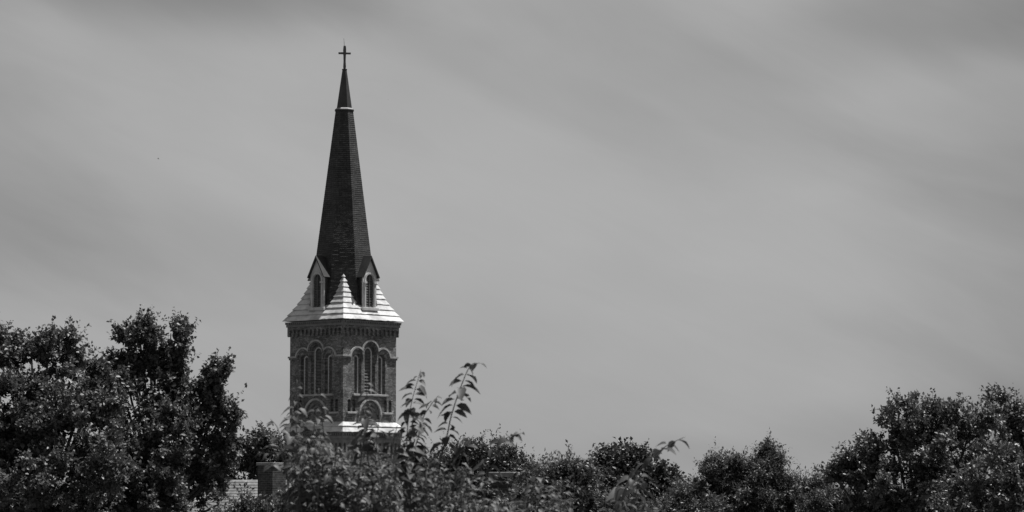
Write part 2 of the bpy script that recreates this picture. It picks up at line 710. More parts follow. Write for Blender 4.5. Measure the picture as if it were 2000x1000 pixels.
# lower stage
HL = S2(110.0)
bm = bmesh.new()
add_box(bm, -HL, HL, -HL, HL, -0.5, Z(848))
link('lower_wall', bm_mesh(bm, 'lower_wall'), M['brick'], tower)
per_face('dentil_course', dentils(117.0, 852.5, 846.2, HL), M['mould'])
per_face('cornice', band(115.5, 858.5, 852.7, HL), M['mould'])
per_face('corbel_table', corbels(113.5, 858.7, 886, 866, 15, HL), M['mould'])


# slate spire, an octagon of overlapping rows
def spire_half(y):
    return 17.0 + (y - 218.0) * 0.1277


def octa_rows(y_top, y_bot, step, lip, half, seed):
    rng = random.Random(seed)
    bm = bmesh.new()
    uvl = bm.loops.layers.uv.new('UVMap')
    rows = []
    y = y_bot
    seg = 5
    while y > y_top + 0.01:
        y1 = max(y_top, y - step)
        rows.append((y, half(y) + lip))
        rows.append((y1, half(y1)))
        y = y1
    rings = []
    for j, (y, h) in enumerate(rows):
        rad = h / math.cos(R(22.5)) * U
        ringv = []
        for k in range(8):
            a0 = R(22.5 + 45 * k)
            a1 = a0 + R(45)
            p0 = Vector((math.cos(a0), math.sin(a0), 0)) * rad
            p1 = Vector((math.cos(a1), math.sin(a1), 0)) * rad
            for s in range(seg):
                q = p0.lerp(p1, s / seg)
                ringv.append(bm.verts.new((q.x, q.y, Z(y) + (rng.uniform(-0.4, 0.4) * U if j % 2 == 0 else 0))))
        rings.append((ringv, rad))
    n = 8 * seg
    for (r0, a), (r1, b) in zip(rings, rings[1:]):
        for k in range(n):
            f = bm.faces.new((r0[k], r0[(k + 1) % n], r1[(k + 1) % n], r1[k]))
            for lo in f.loops:
                kk = k + (1 if lo.vert in (r0[(k + 1) % n], r1[(k + 1) % n]) else 0)
                lo[uvl].uv = (kk / n * 6.12 * (a + b) / 2, lo.vert.co.z)
    bm.faces.new(rings[0][0][::-1])
    bm.faces.new(rings[-1][0])
    return bm_mesh(bm, 'spire')


link('spire', octa_rows(218.0, 622.0, 4.0, 0.42, spire_half, 4), M['slate'], tower)


def octa_stack(rows, rot=22.5):
    bm = bmesh.new()
    rings = []
    for y, h in rows:
        rad = h / math.cos(R(22.5)) * U
        rings.append([bm.verts.new((rad * math.cos(R(rot + 45 * k)), rad * math.sin(R(rot + 45 * k)), Z(y))) for k in range(8)])
    for r0, r1 in zip(rings, rings[1:]):
        for k in range(8):
            bm.faces.new((r0[k], r0[(k + 1) % 8], r1[(k + 1) % 8], r1[k]))
    bm.faces.new(rings[0][::-1])
    bm.faces.new(rings[-1])
    return bm_mesh(bm, 'stack')


link('spire_cap', octa_stack([(213.2, 15.0), (136.8, 4.3), (136.7, 5.0), (135.0, 5.0)]), M['dark_metal'], tower)
link('collar', octa_stack([(218.6, 16.0), (217.2, 18.4), (215.6, 18.9), (214.2, 18.0)]), M['dark_metal'], tower)
link('collar_flashing', octa_stack([(214.3, 17.4), (212.4, 15.6), (211.6, 14.7)]), M['flashing'], tower)

# cross: its arms lie across the view, turned a little
bm = bmesh.new()
cw = 2.2 * U
prof = [(136, 2.0), (130, 2.6), (120, 2.0), (110, 2.3), (105, 2.7), (97, 2.8), (91, 2.3), (89.5, 2.0)]
for (ya, wa), (yb, wb) in zip(prof, prof[1:]):
    vs = add_box(bm, -1, 1, -1, 1, 0, 1)
    for v in vs:
        top = v.co.z > 0.5
        ww = (wb if top else wa) * U
        v.co = (v.co.x * ww * 0.8, v.co.y * ww, Z(yb if top else ya))
bmesh.ops.remove_doubles(bm, verts=bm.verts, dist=1e-5)
inner = [f for f in bm.faces if all(abs(v.co.z - f.verts[0].co.z) < 1e-6 for v in f.verts)
         and Z(135) < f.verts[0].co.z < Z(90)]
bmesh.ops.delete(bm, geom=inner, context='FACES_ONLY')
me = bm_mesh(bm, 'cross')
cross = link('cross', me, M['iron'], tower, R(-38))
bm = bmesh.new()
add_box(bm, -1.5 * U, 1.5 * U, -12.2 * U, 12.2 * U, Z(106), Z(102.2))
bmesh.ops.bevel(bm, geom=bm.edges[:], offset=0.4 * U, segments=1, affect='EDGES')
link('crossbar', bm_mesh(bm, 'crossbar'), M['iron'], cross)
bm = bmesh.new()
tube_into(bm, [(-1.0 * U, -0.6 * U, Z(91)), (-1.0 * U, -1.0 * U, Z(82)), (-1.0 * U, -1.8 * U, Z(74))], [0.5 * U, 0.4 * U, 0.2 * U], 6)
link('lightning_rod', bm_mesh(bm, 'lightning_rod'), M['iron'], cross)

# dormers
XF = 72.0 * U
fbm = slab([(-18.5 * U, Z(612)), (18.5 * U, Z(612)), (18.5 * U, Z(541)), (0, Z(506.5)), (-18.5 * U, Z(541))],
           [arch(0, Z(603.5), Z(550.5), 11.0 * U)], XF - 3 * U, XF)
slab([(a, b) for a, b in arch(0, Z(603.5), Z(550.5), 15.0 * U)], [arch(0, Z(603.5) + 0.001, Z(550.5), 11.6 * U)], XF - 0.5 * U, XF + 1.8 * U, fbm)
dme = bm_mesh(fbm, 'dormer')
bm = bmesh.new()
for s in (-1, 1):
    # roof slope, a slanted board from ridge to foot
    r0, r1 = (0.0, Z(503.5)), (s * 23.5 * U, Z(545.5))
    n_ = Vector((0, (Z(503.5) - Z(545.5)), 23.5 * U)).normalized()
    nn = Vector((0, s * n_.y, n_.z)) * 2.2 * U
    q = []
    for x in (46 * U, XF + 5.0 * U):
        for (yy, zz) in (r0, r1):
            q.append(bm.verts.new((x, yy, zz)))
        for (yy, zz) in (r1, r0):
            q.append(bm.verts.new((x, yy - nn.y if yy != 0 else 0.0, zz - nn.z if yy != 0 else zz - 4.6 * U)))
    a, b = q[:4], q[4:]
    for i in range(4):
        bm.faces.new((a[i], a[(i + 1) % 4], b[(i + 1) % 4], b[i]))
    bm.faces.new(a)
    bm.faces.new(b[::-1])
rme = bm_mesh(bm, 'dormer_roof')
bm = bmesh.new()
for s in (-1, 1):
    v = add_box(bm, 46 * U, XF - 3.05 * U, s * 15.4 * U - 2.9 * U, s * 15.4 * U + 2.9 * U, Z(616), Z(543))
cme = bm_mesh(bm, 'cheek')
imb = []
for s in (-1, 1):
    ime = bmesh.new()
    add_box(ime, XF - 0.4 * U, XF + 3.2 * U, s * 13.5 * U - 3.6 * U, s * 13.5 * U + 3.6 * U, Z(557.5), Z(553.8))
    imb.append(bm_mesh(ime, 'impost'))
dsm = bm_mesh(sill_bm(-22 * U, 22 * U, Z(609.5), Z(603.8), XF - 3 * U, XF + 4.0 * U), 'dormer_sill')
bm = bmesh.new()
z = Z(602)
while z < Z(541):
    half = 11.2 * U
    dd = z - Z(550.5)
    if dd > 0:
        half = math.sqrt(max(0, half * half - dd * dd))
    if half > U:
        vs = add_box(bm, XF - 5.2 * U, XF - 1.8 * U, -half, half, z, z + 0.9 * U)
        for v in vs:
            if v.co.x < XF - 4 * U:
                v.co.z += 4.6 * U
    z += 5.0 * U
add_box(bm, XF - 1.9 * U, XF - 0.9 * U, -0.8 * U, 0.8 * U, Z(603), Z(541.5))
dlm = bm_mesh(bm, 'louvers')
for k in range(4):
    a = k * math.pi / 2
    d = link('dormer', dme, M['paint'], tower, a)
    link('dormer_roof', rme, M['dark_metal'], d)
    link('cheek', cme, M['dark_metal'], d)
    for ime in imb:
        link('impost', ime, M['paint'], d)
    link('dormer_sill', dsm, M['paint'], d)
    link('louvers', dlm, M['louver'], d)


# ------------------------------------------------------------------ houses among the trees
def brick_house(label, Yd, ridge_px, ridge_py, chim_px, chim_top, chim_w, chim_rz, half_len, group=None, roof_drop=2.4, roof_run=3.2, cx_off=0.0):
    ppm = F / Yd
    c = P(chim_px, ridge_py, Yd)
    gz = ground_z(c.x, c.y)
    h = thing('brick_house', label, 'house', (c.x + cx_off, c.y, gz))
    zr = c.z - gz                              # ridge height over the ground
    ze = zr - roof_drop
    # walls with gables
    bm = bmesh.new()
    L, Wd = half_len, roof_run
    vs = [(-L, -Wd + .35), (L, -Wd + .35), (L, Wd - .35), (-L, Wd - .35)]
    b = [bm.verts.new((x, y, -0.3)) for x, y in vs]
    t = [bm.verts.new((x, y, ze + 0.1)) for x, y in vs]
    g0, g1 = bm.verts.new((-L, 0, zr - 0.18)), bm.verts.new((L, 0, zr - 0.18))
    bm.faces.new((b[0], b[1], t[1], t[0]))
    bm.faces.new((b[2], b[3], t[3], t[2]))
    bm.faces.new((b[1], b[2], t[2], g1, t[1]))
    bm.faces.new((b[3], b[0], t[0], g0, t[3]))
    bm.faces.new(b[::-1])
    link('wall', bm_mesh(bm, 'wall'), M['house_brick'], h)
    # roof in stepped shingle rows
    bm = bmesh.new()
    uvl = bm.loops.layers.uv.new('UVMap')
    rows = 22
    prof = []
    for s in (-1, 1):
        pts = []
        for i in range(rows):
            f0, f1 = 1 - i / rows, 1 - (i + 1) / rows
            pts.append((s * Wd * f0, ze + (zr - ze) * (1 - f0) + 0.02))
            pts.append((s * Wd * f1, ze + (zr - ze) * (1 - f1)))
        prof += pts if s < 0 else pts[::-1]
    lo = [(-Wd, ze - 0.12), (0, zr - 0.15), (Wd, ze - 0.12)]
    outline = prof + [(p[0], p[1]) for p in lo[::-1]]
    e0 = [bm.verts.new((-L - 0.35, y, z)) for y, z in outline]
    e1 = [bm.verts.new((L + 0.35, y, z)) for y, z in outline]
    n = len(outline)
    slope = math.hypot(Wd, zr - ze)
    for i in range(n):
        j = (i + 1) % n
        f = bm.faces.new((e0[i], e0[j], e1[j], e1[i]))
        for lp in f.loops:
            lp[uvl].uv = (lp.vert.co.x, abs(lp.vert.co.y) / Wd * slope)
    bm.faces.new(e0[::-1])
    bm.faces.new(e1)
    link('roof', bm_mesh(bm, 'roof'), M['shingle'], h)
    # chimney
    ct = P(chim_px, chim_top, Yd - 1.3).z - gz
    hw = chim_w / 2
    bm = bmesh.new()
    add_box(bm, -hw, hw, -hw, hw, ze - 1.5, ct - 0.11)
    ch = link('chimney', bm_mesh(bm, 'chimney'), M['chimney_brick'], h, chim_rz)
    cp = P(chim_px, chim_top, Yd - 1.3)
    ch.location = (cp.x - h.location.x, -1.3, 0)
    bm = bmesh.new()
    add_box(bm, -hw - .05, hw + .05, -hw - .05, hw + .05, ct - 0.108, ct)
    bmesh.ops.bevel(bm, geom=bm.edges[:], offset=0.012, segments=1, affect='EDGES')
    link('coping', bm_mesh(bm, 'coping'), M['mould'], ch)
    # a few sash windows on the long walls
    bm = bmesh.new()
    add_box(bm, -0.5, 0.5, -0.03, 0.03, 0, 1.5)
    fm = bm_mesh(slab([(-.55, 0), (.55, 0), (.55, 1.6), (-.55, 1.6)], [[(-.47, .08), (.47, .08), (.47, .77), (-.47, .77)], [(-.47, .83), (.47, .83), (.47, 1.52), (-.47, 1.52)]], -0.05, 0.05), 'window')
    bm.free()
    bm = bmesh.new()
    add_box(bm, -0.03, -0.01, -0.5, 0.5, 0.05, 1.55)
    pm = bm_mesh(bm, 'pane')
    for x in (-L * 0.6, 0.0, L * 0.6):
        wdw = link('window', fm, M['paint'], h, -math.pi / 2)
        wdw.location = (x, -Wd + .35 - 0.03, max(0.9, ze - 2.3))
        link('pane', pm, M['dark_metal'], wdw)
    return h


brick_house('brick house under a pale shingled roof with a tall brick chimney, left of the tower', 110.0, 530, 937, 531, 903.5,
            0.76, R(45 + 8), 2.35, cx_off=-0.2)
brick_house('brick house almost buried in leaves, only its flat-topped chimney showing, right of the tower', 64.0, 985, 992, 985, 922,
            0.48, R(-14), 1.9, roof_drop=1.9, roof_run=2.5)


# ------------------------------------------------------------------ foliage
def leaves_mesh(name, c, a, n, L, Wd, fold=0.25, curl=0.0, fine=False):
    """many leaves in one mesh: centre of base c, axis a, normal n (arrays), length L, width Wd"""
    a = a / np.linalg.norm(a, axis=1, keepdims=True)
    b = np.cross(n, a)
    b /= np.linalg.norm(b, axis=1, keepdims=True) + 1e-9
    n = np.cross(a, b)
    if fine:
        tp = [(0, 0, 0), (0.22, 0.36, 1), (0.22, 0, 0), (0.22, -0.36, 1), (0.5, 0.5, 1), (0.5, 0, 0), (0.5, -0.5, 1),
              (0.78, 0.30, 1), (0.78, 0, 0), (0.78, -0.30, 1), (1, 0, 0)]
        fc = [(0, 2, 1), (0, 3, 2), (1, 2, 5, 4), (2, 3, 6, 5), (4, 5, 8, 7), (5, 6, 9, 8), (7, 8, 10), (8, 9, 10)]
    else:
        tp = [(0, 0, 0), (0.42, 0.5, 1), (1, 0, 0), (0.42, -0.5, 1)]
        fc = [(0, 2, 1), (0, 3, 2)]
    N, K = len(c), len(tp)
    V = np.empty((N, K, 3))
    cv = np.broadcast_to(np.asarray(curl, float), (N,))
    for i, (t, s, h) in enumerate(tp):
        hgt = (h * abs(s) * 2 * fold * Wd - cv * L * t * t)
        V[:, i] = c + a * (L * t)[:, None] + b * (Wd * s)[:, None] + n * hgt[:, None]
    me = bpy.data.meshes.new(name)
    loops, starts, tot = [], [], []
    base_idx = []
    st = 0
    for f in fc:
        base_idx.extend(f)
        starts.append(st)
        tot.append(len(f))
        st += len(f)
    li = (np.arange(N)[:, None] * K + np.array(base_idx)[None, :]).ravel()
    ls = (np.arange(N)[:, None] * st + np.array(starts)[None, :]).ravel()
    lt = np.tile(np.array(tot), N)
    me.vertices.add(N * K)
    me.vertices.foreach_set('co', V.astype(np.float32).ravel())
    me.loops.add(len(li))
    me.loops.foreach_set('vertex_index', li.astype(np.int32))
    me.polygons.add(len(ls))
    me.polygons.foreach_set('loop_start', ls.astype(np.int32))
    me.polygons.foreach_set('loop_total', lt.astype(np.int32))
    me.update(calc_edges=True)
    if fine:
        me.polygons.foreach_set('use_smooth', np.ones(len(ls), dtype=bool))
    return me


def unit(v):
    return v / (np.linalg.norm(v, axis=-1, keepdims=True) + 1e-9)


def tree(name, label, cat, Y, trunk_px, lobes, mat, leaf, dens=1.0, aspect=0.75, up=0.55, twig=0.42, clump=0.30, group=None,
         seed=0, droop=0.2, per_twig=15, trunk_r=0.16, spread=0.5):
    """lobes: (px, py, rx, ry[, dy]) crown masses as the photo shows them, each given a depth of its own"""
    rng = np.random.default_rng(seed + 101)
    ppm = F / Y
    root = P(trunk_px, HORIZON, Y)
    gz = ground_z(root.x, Y)
    t = thing(name, label, cat, (root.x, Y, gz), group=group)
    off = np.array((root.x, Y, gz))
    Cs, As, Ns, Ls, Tw = [], [], [], [], []
    bm = bmesh.new()
    lob = []
    for lb in lobes:
        px, py, rx, ry = lb[:4]
        dy = lb[4] if len(lb) > 4 else 0.0
        dn = lb[5] if len(lb) > 5 else 1.0
        ctr = np.array(P(px, py, Y + dy)) - off - np.array((0, 0, twig * 0.36))
        rad = 0.95 * np.array((rx / ppm, min(1.2 * (rx + ry) / 2, max(rx, ry)) / ppm, ry / ppm))
        lob.append((ctr, rad, dn))
    # trunk and limbs
    low = min(l[0][2] - l[1][2] for l in lob)
    fork = max(0.8, min(low + 0.4, 0.45 * max(l[0][2] for l in lob)))
    wob = rng.normal(0, 0.08, (4, 2))
    tp = [(0, 0, -0.3), (wob[0, 0] * .3, wob[0, 1] * .3, fork * .4), (wob[1, 0], wob[1, 1], fork)]
    zt = max(l[0][2] for l in lob)
    xm = float(np.mean([l[0][0] for l in lob if l[0][2] > zt * .8]))
    tp += [(xm * .4 + wob[2, 0], wob[2, 1], fork + (zt - fork) * .5), (xm * .8, 0, zt)]
    tube_into(bm, tp, [trunk_r * 1.35, trunk_r, trunk_r * .75, trunk_r * .25, trunk_r * .05], 9)
    twigs_n = 0
    for ctr, rad, dn in lob:
        st = np.array(tp[2]) if ctr[2] < fork + 1.0 else np.array(tp[3]) * 0.6 + np.array(tp[2]) * 0.4
        mid = st * .45 + ctr * .55 + np.array((0, 0, -0.25 * abs(ctr[0] - st[0]) * 0.4))
        end = ctr + np.array((0, 0, rad[2] * 0.5))
        tube_into(bm, [tuple(st), tuple(mid), tuple(ctr), tuple(end)],
                  [trunk_r * .30, trunk_r * .17, trunk_r * .09, trunk_r * .02], 6)
        vol = rad[0] * rad[1] * rad[2] * 4.19
        clump_ = clump * 1.3
        nc = max(7, int(vol / (clump_ ** 3) * 1.25 * dn))
        d = unit(rng.normal(size=(nc, 3)))
        rr = rng.random(nc) ** 0.40
        cc = ctr + d * rr[:, None] * rad * 0.92
        for k in range(0, nc, 5):               # thin branches that carry the clumps
            tube_into(bm, [tuple(ctr + (cc[k] - ctr) * .1), tuple(ctr * .45 + cc[k] * .55 + rng.normal(0, .04, 3)), tuple(cc[k])],
                      [trunk_r * .10, trunk_r * .06, trunk_r * .02], 4)
        cs_ = rng.uniform(0.55, 1.3, nc)
        nt = np.maximum(6, (25.0 * dens * cs_ ** 1.5).astype(int))
        ci = np.repeat(np.arange(nc), nt)
        T = len(ci)
        fan = unit(d * spread + np.array((0, 0, up)) + rng.normal(0, 0.22, (nc, 3)))      # each clump is a fan of twigs
        o = cc[ci] + rng.normal(0, clump * 0.22, (T, 3)) * cs_[ci][:, None]
        dirs = unit(fan[ci] + rng.normal(0, 0.52, (T, 3)))
        ln = twig * rng.uniform(0.4, 1.1, T) * cs_[ci] * np.where(rng.random(T) < 0.07, 1.6, 1.0)
        li = np.repeat(np.arange(T), per_twig)
        f = (np.tile(np.arange(per_twig), T) + rng.random(len(li))) / per_twig
        side = unit(rng.normal(size=(len(li), 3)))
        p = o[li] + dirs[li] * (ln[li] * f)[:, None] + side * (leaf * 0.18)
        ax = unit(dirs[li] * 0.55 + side * 0.85 + np.array((0, 0, -droop)))
        nr = unit(rng.normal(size=(len(li), 3)) * 0.55 + dirs[li] * 0.55 + np.array((0.2, -0.15, 0.6)))
        Cs.append(p)
        As.append(ax)
        Ns.append(nr)
        Ls.append(leaf * rng.uniform(0.5, 1.25, len(li)) * (1.08 - 0.35 * f))
        Tw.append((o, dirs, ln))
    c, a, n, L = (np.concatenate(x) for x in (Cs, As, Ns, Ls))
    o, d, l = (np.concatenate([x[i] for x in Tw]) for i in range(3))
    c = np.concatenate([c, o])
    a = np.concatenate([a, d])
    n = np.concatenate([n, unit(rng.normal(size=o.shape))])
    Wd = np.concatenate([L * aspect, np.full(len(o), 0.0045 + 0.03 * leaf)])
    L = np.concatenate([L, l])
    me = leaves_mesh('crown', c, a, n, L, Wd, 0.22)
    link('crown', me, mat, t)
    link('trunk', bm_mesh(bm, 'trunk', True), M['bark'], t)
    return t


GT = 'trees around the church'
tree('poplar_tree', 'broad dark poplar with several rounded tops cut by the edge of the photo', 'tree', 44.0, 60,
     [(-20, 710, 55, 70), (8, 662, 14, 30), (30, 690, 20, 40, .3), (62, 680, 18, 26, .2), (95, 670, 18, 30), (128, 665, 26, 30, .3), (146, 690, 16, 32, .3), (110, 715, 40, 44), (60, 750, 60, 56, -.4),
      (0, 800, 90, 80, -.5), (105, 815, 90, 70, -.7), (182, 722, 9, 16, .3), (198, 738, 14, 18, .3), (180, 765, 34, 34), (165, 800, 60, 50, 0), (220, 790, 30, 30),
      (50, 930, 130, 90, -.9), (185, 900, 80, 80, -.4), (-90, 850, 90, 150), (20, 860, 60, 50), (100, 880, 60, 50), (40, 1090, 140, 120), (170, 1060, 110, 110)],
     M['leaf_poplar'], 0.080, 0.36, 0.8, 0.8, 0.26, 0.245, GT, 1)
tree('poplar_tree', 'tallest poplar, with a leafy upright top and spreading branches left of the spire', 'tree', 46.0, 300,
     [(247, 645, 10, 26), (272, 640, 22, 28), (290, 662, 24, 32), (262, 690, 34, 38), (300, 700, 36, 36), (226, 700, 10, 10), (243, 710, 20, 18),
      (353, 645, 7, 13), (349, 668, 10, 18), (342, 698, 16, 24), (328, 730, 32, 34), (280, 745, 70, 50), (235, 775, 55, 50, -.4),
      (352, 775, 36, 52), (436, 718, 6, 10), (424, 730, 10, 10), (408, 740, 18, 15), (385, 762, 26, 24), (412, 772, 20, 16),
      (446, 806, 8, 6), (432, 800, 13, 9), (420, 792, 18, 16), (388, 808, 28, 22), (350, 840, 40, 40), (418, 852, 30, 15), (300, 850, 100, 75, -.5),
      (440, 868, 18, 14), (365, 930, 85, 70), (430, 900, 26, 34), (260, 960, 130, 90, -.6), (425, 975, 34, 50), (330, 1100, 150, 120), (440, 1080, 60, 60)],
     M['leaf_poplar'], 0.080, 0.36, 0.8, 0.8, 0.26, 0.245, GT, 2)
tree('leafy_tree', 'low rounded tree rising behind the pale shingled roof', 'tree', 135.0, 500,
     [(470, 885, 45, 32), (505, 880, 42, 36), (512, 856, 14, 14), (545, 900, 40, 40), (480, 930, 60, 40), (440, 930, 40, 60), (560, 950, 60, 60)],
     M['leaf_fine'], 0.19, 0.9, 0.8, 0.6, 0.75, 0.7, GT, 3, trunk_r=0.25)
tree('dark_tree', 'dark dense tree behind the arching shoots, right of the tower', 'tree', 75.0, 950,
     [(950, 880, 42, 42), (985, 890, 34, 36), (920, 885, 30, 30), (880, 900, 45, 38), (840, 910, 45, 40), (1010, 905, 24, 20), (960, 940, 90, 50), (870, 960, 90, 50), (950, 1060, 120, 90), (800, 930, 40, 50)],
     M['leaf_dark'], 0.10, 1.0, 0.55, 0.6, 0.5, 0.42, GT, 4, trunk_r=0.2)
tree('round_tree', 'dark round-headed tree with coarse leaf clusters, just beyond the lone pale shoot', 'tree', 62.0, 1215,
     [(1205, 900, 44, 36), (1175, 905, 30, 34), (1240, 900, 40, 36), (1255, 920, 46, 40), (1150, 925, 30, 26), (1285, 935, 32, 34), (1215, 960, 85, 50), (1300, 970, 30, 30), (1210, 1060, 110, 80)],
     M['leaf_dark'], 0.115, 0.6, 0.75, 0.65, 0.32, 0.34, GT, 5, trunk_r=0.18)
tree('feathery_tree', 'feathery pale tree with a pointed leader, left of the large domed crown', 'tree', 52.0, 1480,
     [(1420, 918, 50, 24), (1402, 908, 22, 16), (1435, 905, 20, 14), (1502, 912, 24, 26), (1497, 885, 7, 16), (1512, 900, 9, 14), (1470, 925, 60, 34), (1456, 912, 34, 28), (1395, 925, 40, 28), (1370, 950, 40, 30), (1345, 965, 24, 24), (1540, 950, 60, 34), (1600, 955, 50, 32),
      (1660, 975, 45, 36), (1440, 970, 110, 50), (1570, 990, 110, 50), (1480, 1090, 150, 90)],
     M['leaf_pale'], 0.085, 0.75, 0.38, 0.8, 0.26, 0.23, GT, 6, per_twig=16)
tree('maple_tree', 'large spreading tree with a domed crown at the right, tallest on that side', 'tree', 50.0, 1800,
     [(1740, 810, 52, 42), (1790, 800, 50, 44), (1850, 800, 50, 46), (1900, 810, 44, 44), (1715, 860, 50, 50), (1685, 880, 30, 42), (1665, 900, 20, 26), (1652, 926, 22, 13), (1628, 918, 10, 6), (1690, 930, 55, 34),
      (1800, 870, 80, 60, -.4), (1880, 870, 60, 60), (1812, 848, 45, 38), (1760, 940, 90, 60, -.4), (1860, 950, 90, 60), (1735, 1005, 60, 40), (1800, 1000, 60, 40), (1680, 985, 50, 34), (1790, 1080, 150, 110)],
     M['leaf_maple'], 0.082, 0.50, 0.7, 0.8, 0.30, 0.26, GT, 7)
tree('maple_tree', 'leafy treetop in the right corner, behind the domed crown', 'tree', 54.0, 1990,
     [(1960, 805, 34, 50), (1995, 810, 36, 50), (2040, 820, 50, 60), (1970, 870, 50, 50), (2030, 900, 70, 70), (2010, 1020, 100, 110)],
     M['leaf_maple'], 0.082, 0.62, 0.7, 0.8, 0.30, 0.26, GT, 8)
tree('small_tree', 'lower tree in front of the domed crown, in the bottom right corner', 'tree', 38.0, 1950,
     [(1960, 900, 60, 40), (1920, 950, 60, 40), (1990, 950, 70, 60), (1880, 990, 60, 40), (1950, 1040, 110, 80)],
     M['leaf_maple'], 0.075, 0.7, 0.6, 0.6, 0.26, 0.24, GT, 9, trunk_r=0.1)

GB = 'bushes along the foot of the view'
tree('bush', 'low soft bush in front of the pale roof and the brick chimney', 'bush', 30.0, 505,
     [(500, 998, 55, 32), (455, 1010, 40, 34), (550, 1005, 45, 34), (500, 1060, 90, 50)],
     M['leaf_fine'], 0.055, 1.1, 0.5, 0.6, 0.22, 0.18, GB, 12, trunk_r=0.04)
tree('bush', 'pale twiggy bush below the dark tree and the right-hand chimney', 'bush', 27.0, 1060,
     [(1060, 935, 36, 34), (1095, 930, 26, 26), (1052, 966, 38, 34), (1120, 945, 36, 34), (1085, 985, 70, 40), (1005, 1000, 50, 28), (1060, 1060, 110, 70)],
     M['leaf_fine'], 0.055, 1.1, 0.5, 0.7, 0.24, 0.2, GB, 13, trunk_r=0.04)
tree('bush', 'soft pale bush at the foot of the round dark tree', 'bush', 29.0, 1190,
     [(1160, 970, 50, 34), (1215, 985, 60, 36), (1290, 990, 50, 30), (1110, 990, 50, 30), (1340, 985, 44, 28), (1210, 1060, 130, 60)],
     M['leaf_fine'], 0.055, 1.1, 0.45, 0.65, 0.22, 0.18, GB, 14, trunk_r=0.04)


# ------------------------------------------------------------------ near shrubs with arching shoots
def bez(pts, n):
    """smooth line through points (Catmull-Rom)"""
    pts = [np.array(p, float) for p in pts]
    pts = [2 * pts[0] - pts[1]] + pts + [2 * pts[-1] - pts[-2]]
    out = []
    segs = len(pts) - 3
    for i in range(n):
        u = i / (n - 1) * segs
        k = min(int(u), segs - 1)
        t = u - k
        p0, p1, p2, p3 = pts[k:k + 4]
        out.append(0.5 * ((2 * p1) + (-p0 + p2) * t + (2 * p0 - 5 * p1 + 4 * p2 - p3) * t * t + (-p0 + 3 * p1 - 3 * p2 + p3) * t ** 3))
    return np.array(out)


def shrub(label, Y, base_px, shoots, fill, n_fill, leaf, seed, bright='leaf_near', group='near shrubs with arching shoots'):
    """shoots: (list of photo points, leaf start fraction, leaf size factor, spacing in m); fill: boxes (x0,x1,y0,y1) for the tops of more shoots"""
    rng = np.random.default_rng(seed + 500)
    b = P(base_px, HORIZON, Y)
    gz = ground_z(b.x, Y)
    t = thing('shrub', label, 'shrub', (b.x, Y, gz), group=group)
    off = np.array((b.x, Y, gz))
    bm = bmesh.new()
    Cs, As, Ns, Ls, Ks = [], [], [], [], []

    def one(path, f0, size, gapm, rad, tips=False):
        n = 40
        q = bez(path, n)
        tube_into(bm, [tuple(p) for p in q], list(np.linspace(rad, rad * 0.25, n)), 5)
        seg = np.linalg.norm(np.diff(q, axis=0), axis=1)
        s = np.concatenate([[0], np.cumsum(seg)])
        pos = np.arange(s[-1] * f0, s[-1], gapm)
        yaw0 = rng.uniform(-0.5, 0.5)
        for i, v in enumerate(pos):
            k = min(int(np.searchsorted(s, v)), n - 1)
            k = max(k, 1)
            f = (v - s[k - 1]) / max(seg[k - 1], 1e-6)
            p = q[k - 1] * (1 - f) + q[k] * f
            d = unit(q[k] - q[k - 1])
            rel = v / s[-1]
            sz = leaf * size * (1.0 - 0.45 * max(0, (rel - 0.75) / 0.25)) * rng.uniform(0.6, 1.25)
            for sgn in (-1, 1):
                yaw = yaw0 + rng.normal(0, 0.45) + (math.pi / 2 if i % 2 and rng.random() < 0.5 else 0)
                sd = np.array((sgn * math.cos(yaw), sgn * math.sin(yaw), 0.0))
                ax = unit(sd * 0.95 + d * 0.25 + np.array((0, 0, rng.uniform(-0.65, 0.15))))
                nr = unit(np.array((0, -0.45, 1.0)) + d * 0.2 + rng.normal(0, 0.42, 3))
                Cs.append(p + ax * 0.006)
                As.append(ax)
                Ns.append(nr)
                Ls.append(sz)
                Ks.append(rng.uniform(0.25, 0.8))

    for pts, f0, size, gapm in shoots:
        dy = rng.uniform(-0.35, 0.35)
        path = [np.array(P(px, py, Y + dy * 0.4)) - off for px, py in pts]
        st = path[0].copy()
        root = np.array((rng.normal(0, 0.12), rng.normal(0, 0.12), -0.1))
        one([root, root * .4 + st * .6 - np.array((0, 0, .1)), st] + path[1:], 0.0, size, 99.0, 0.0045)
        one(path, f0, size, gapm, 0.0035)
    for _ in range(n_fill):
        x0, x1, y0, y1 = fill[rng.integers(len(fill))]
        tip = np.array(P(rng.uniform(x0, x1), rng.uniform(y0, y1), Y + rng.uniform(-0.45, 0.45))) - off
        root = np.array((rng.normal(0, 0.15), rng.normal(0, 0.15), -0.1))
        m = root * 0.45 + tip * 0.55 + np.array((rng.normal(0, .06) - .12 * tip[0], rng.normal(0, .06), 0.12))
        nod = tip + np.array((rng.normal(0, .05), rng.normal(0, .04), -0.02))
        one([root, m, tip * .85 + m * .15 + np.array((0, 0, .02)), nod], 0.40, rng.uniform(0.55, 1.0), 0.030, 0.0032)
    c, a, n, L, K = np.array(Cs), np.array(As), np.array(Ns), np.array(Ls), np.array(Ks)
    me = leaves_mesh('foliage', c, a, n, L, L * 0.62, 0.24, K * 1.1, True)
    link('foliage', me, M[bright], t)
    link('stems', bm_mesh(bm, 'stems', True), M['stem'], t)
    return t


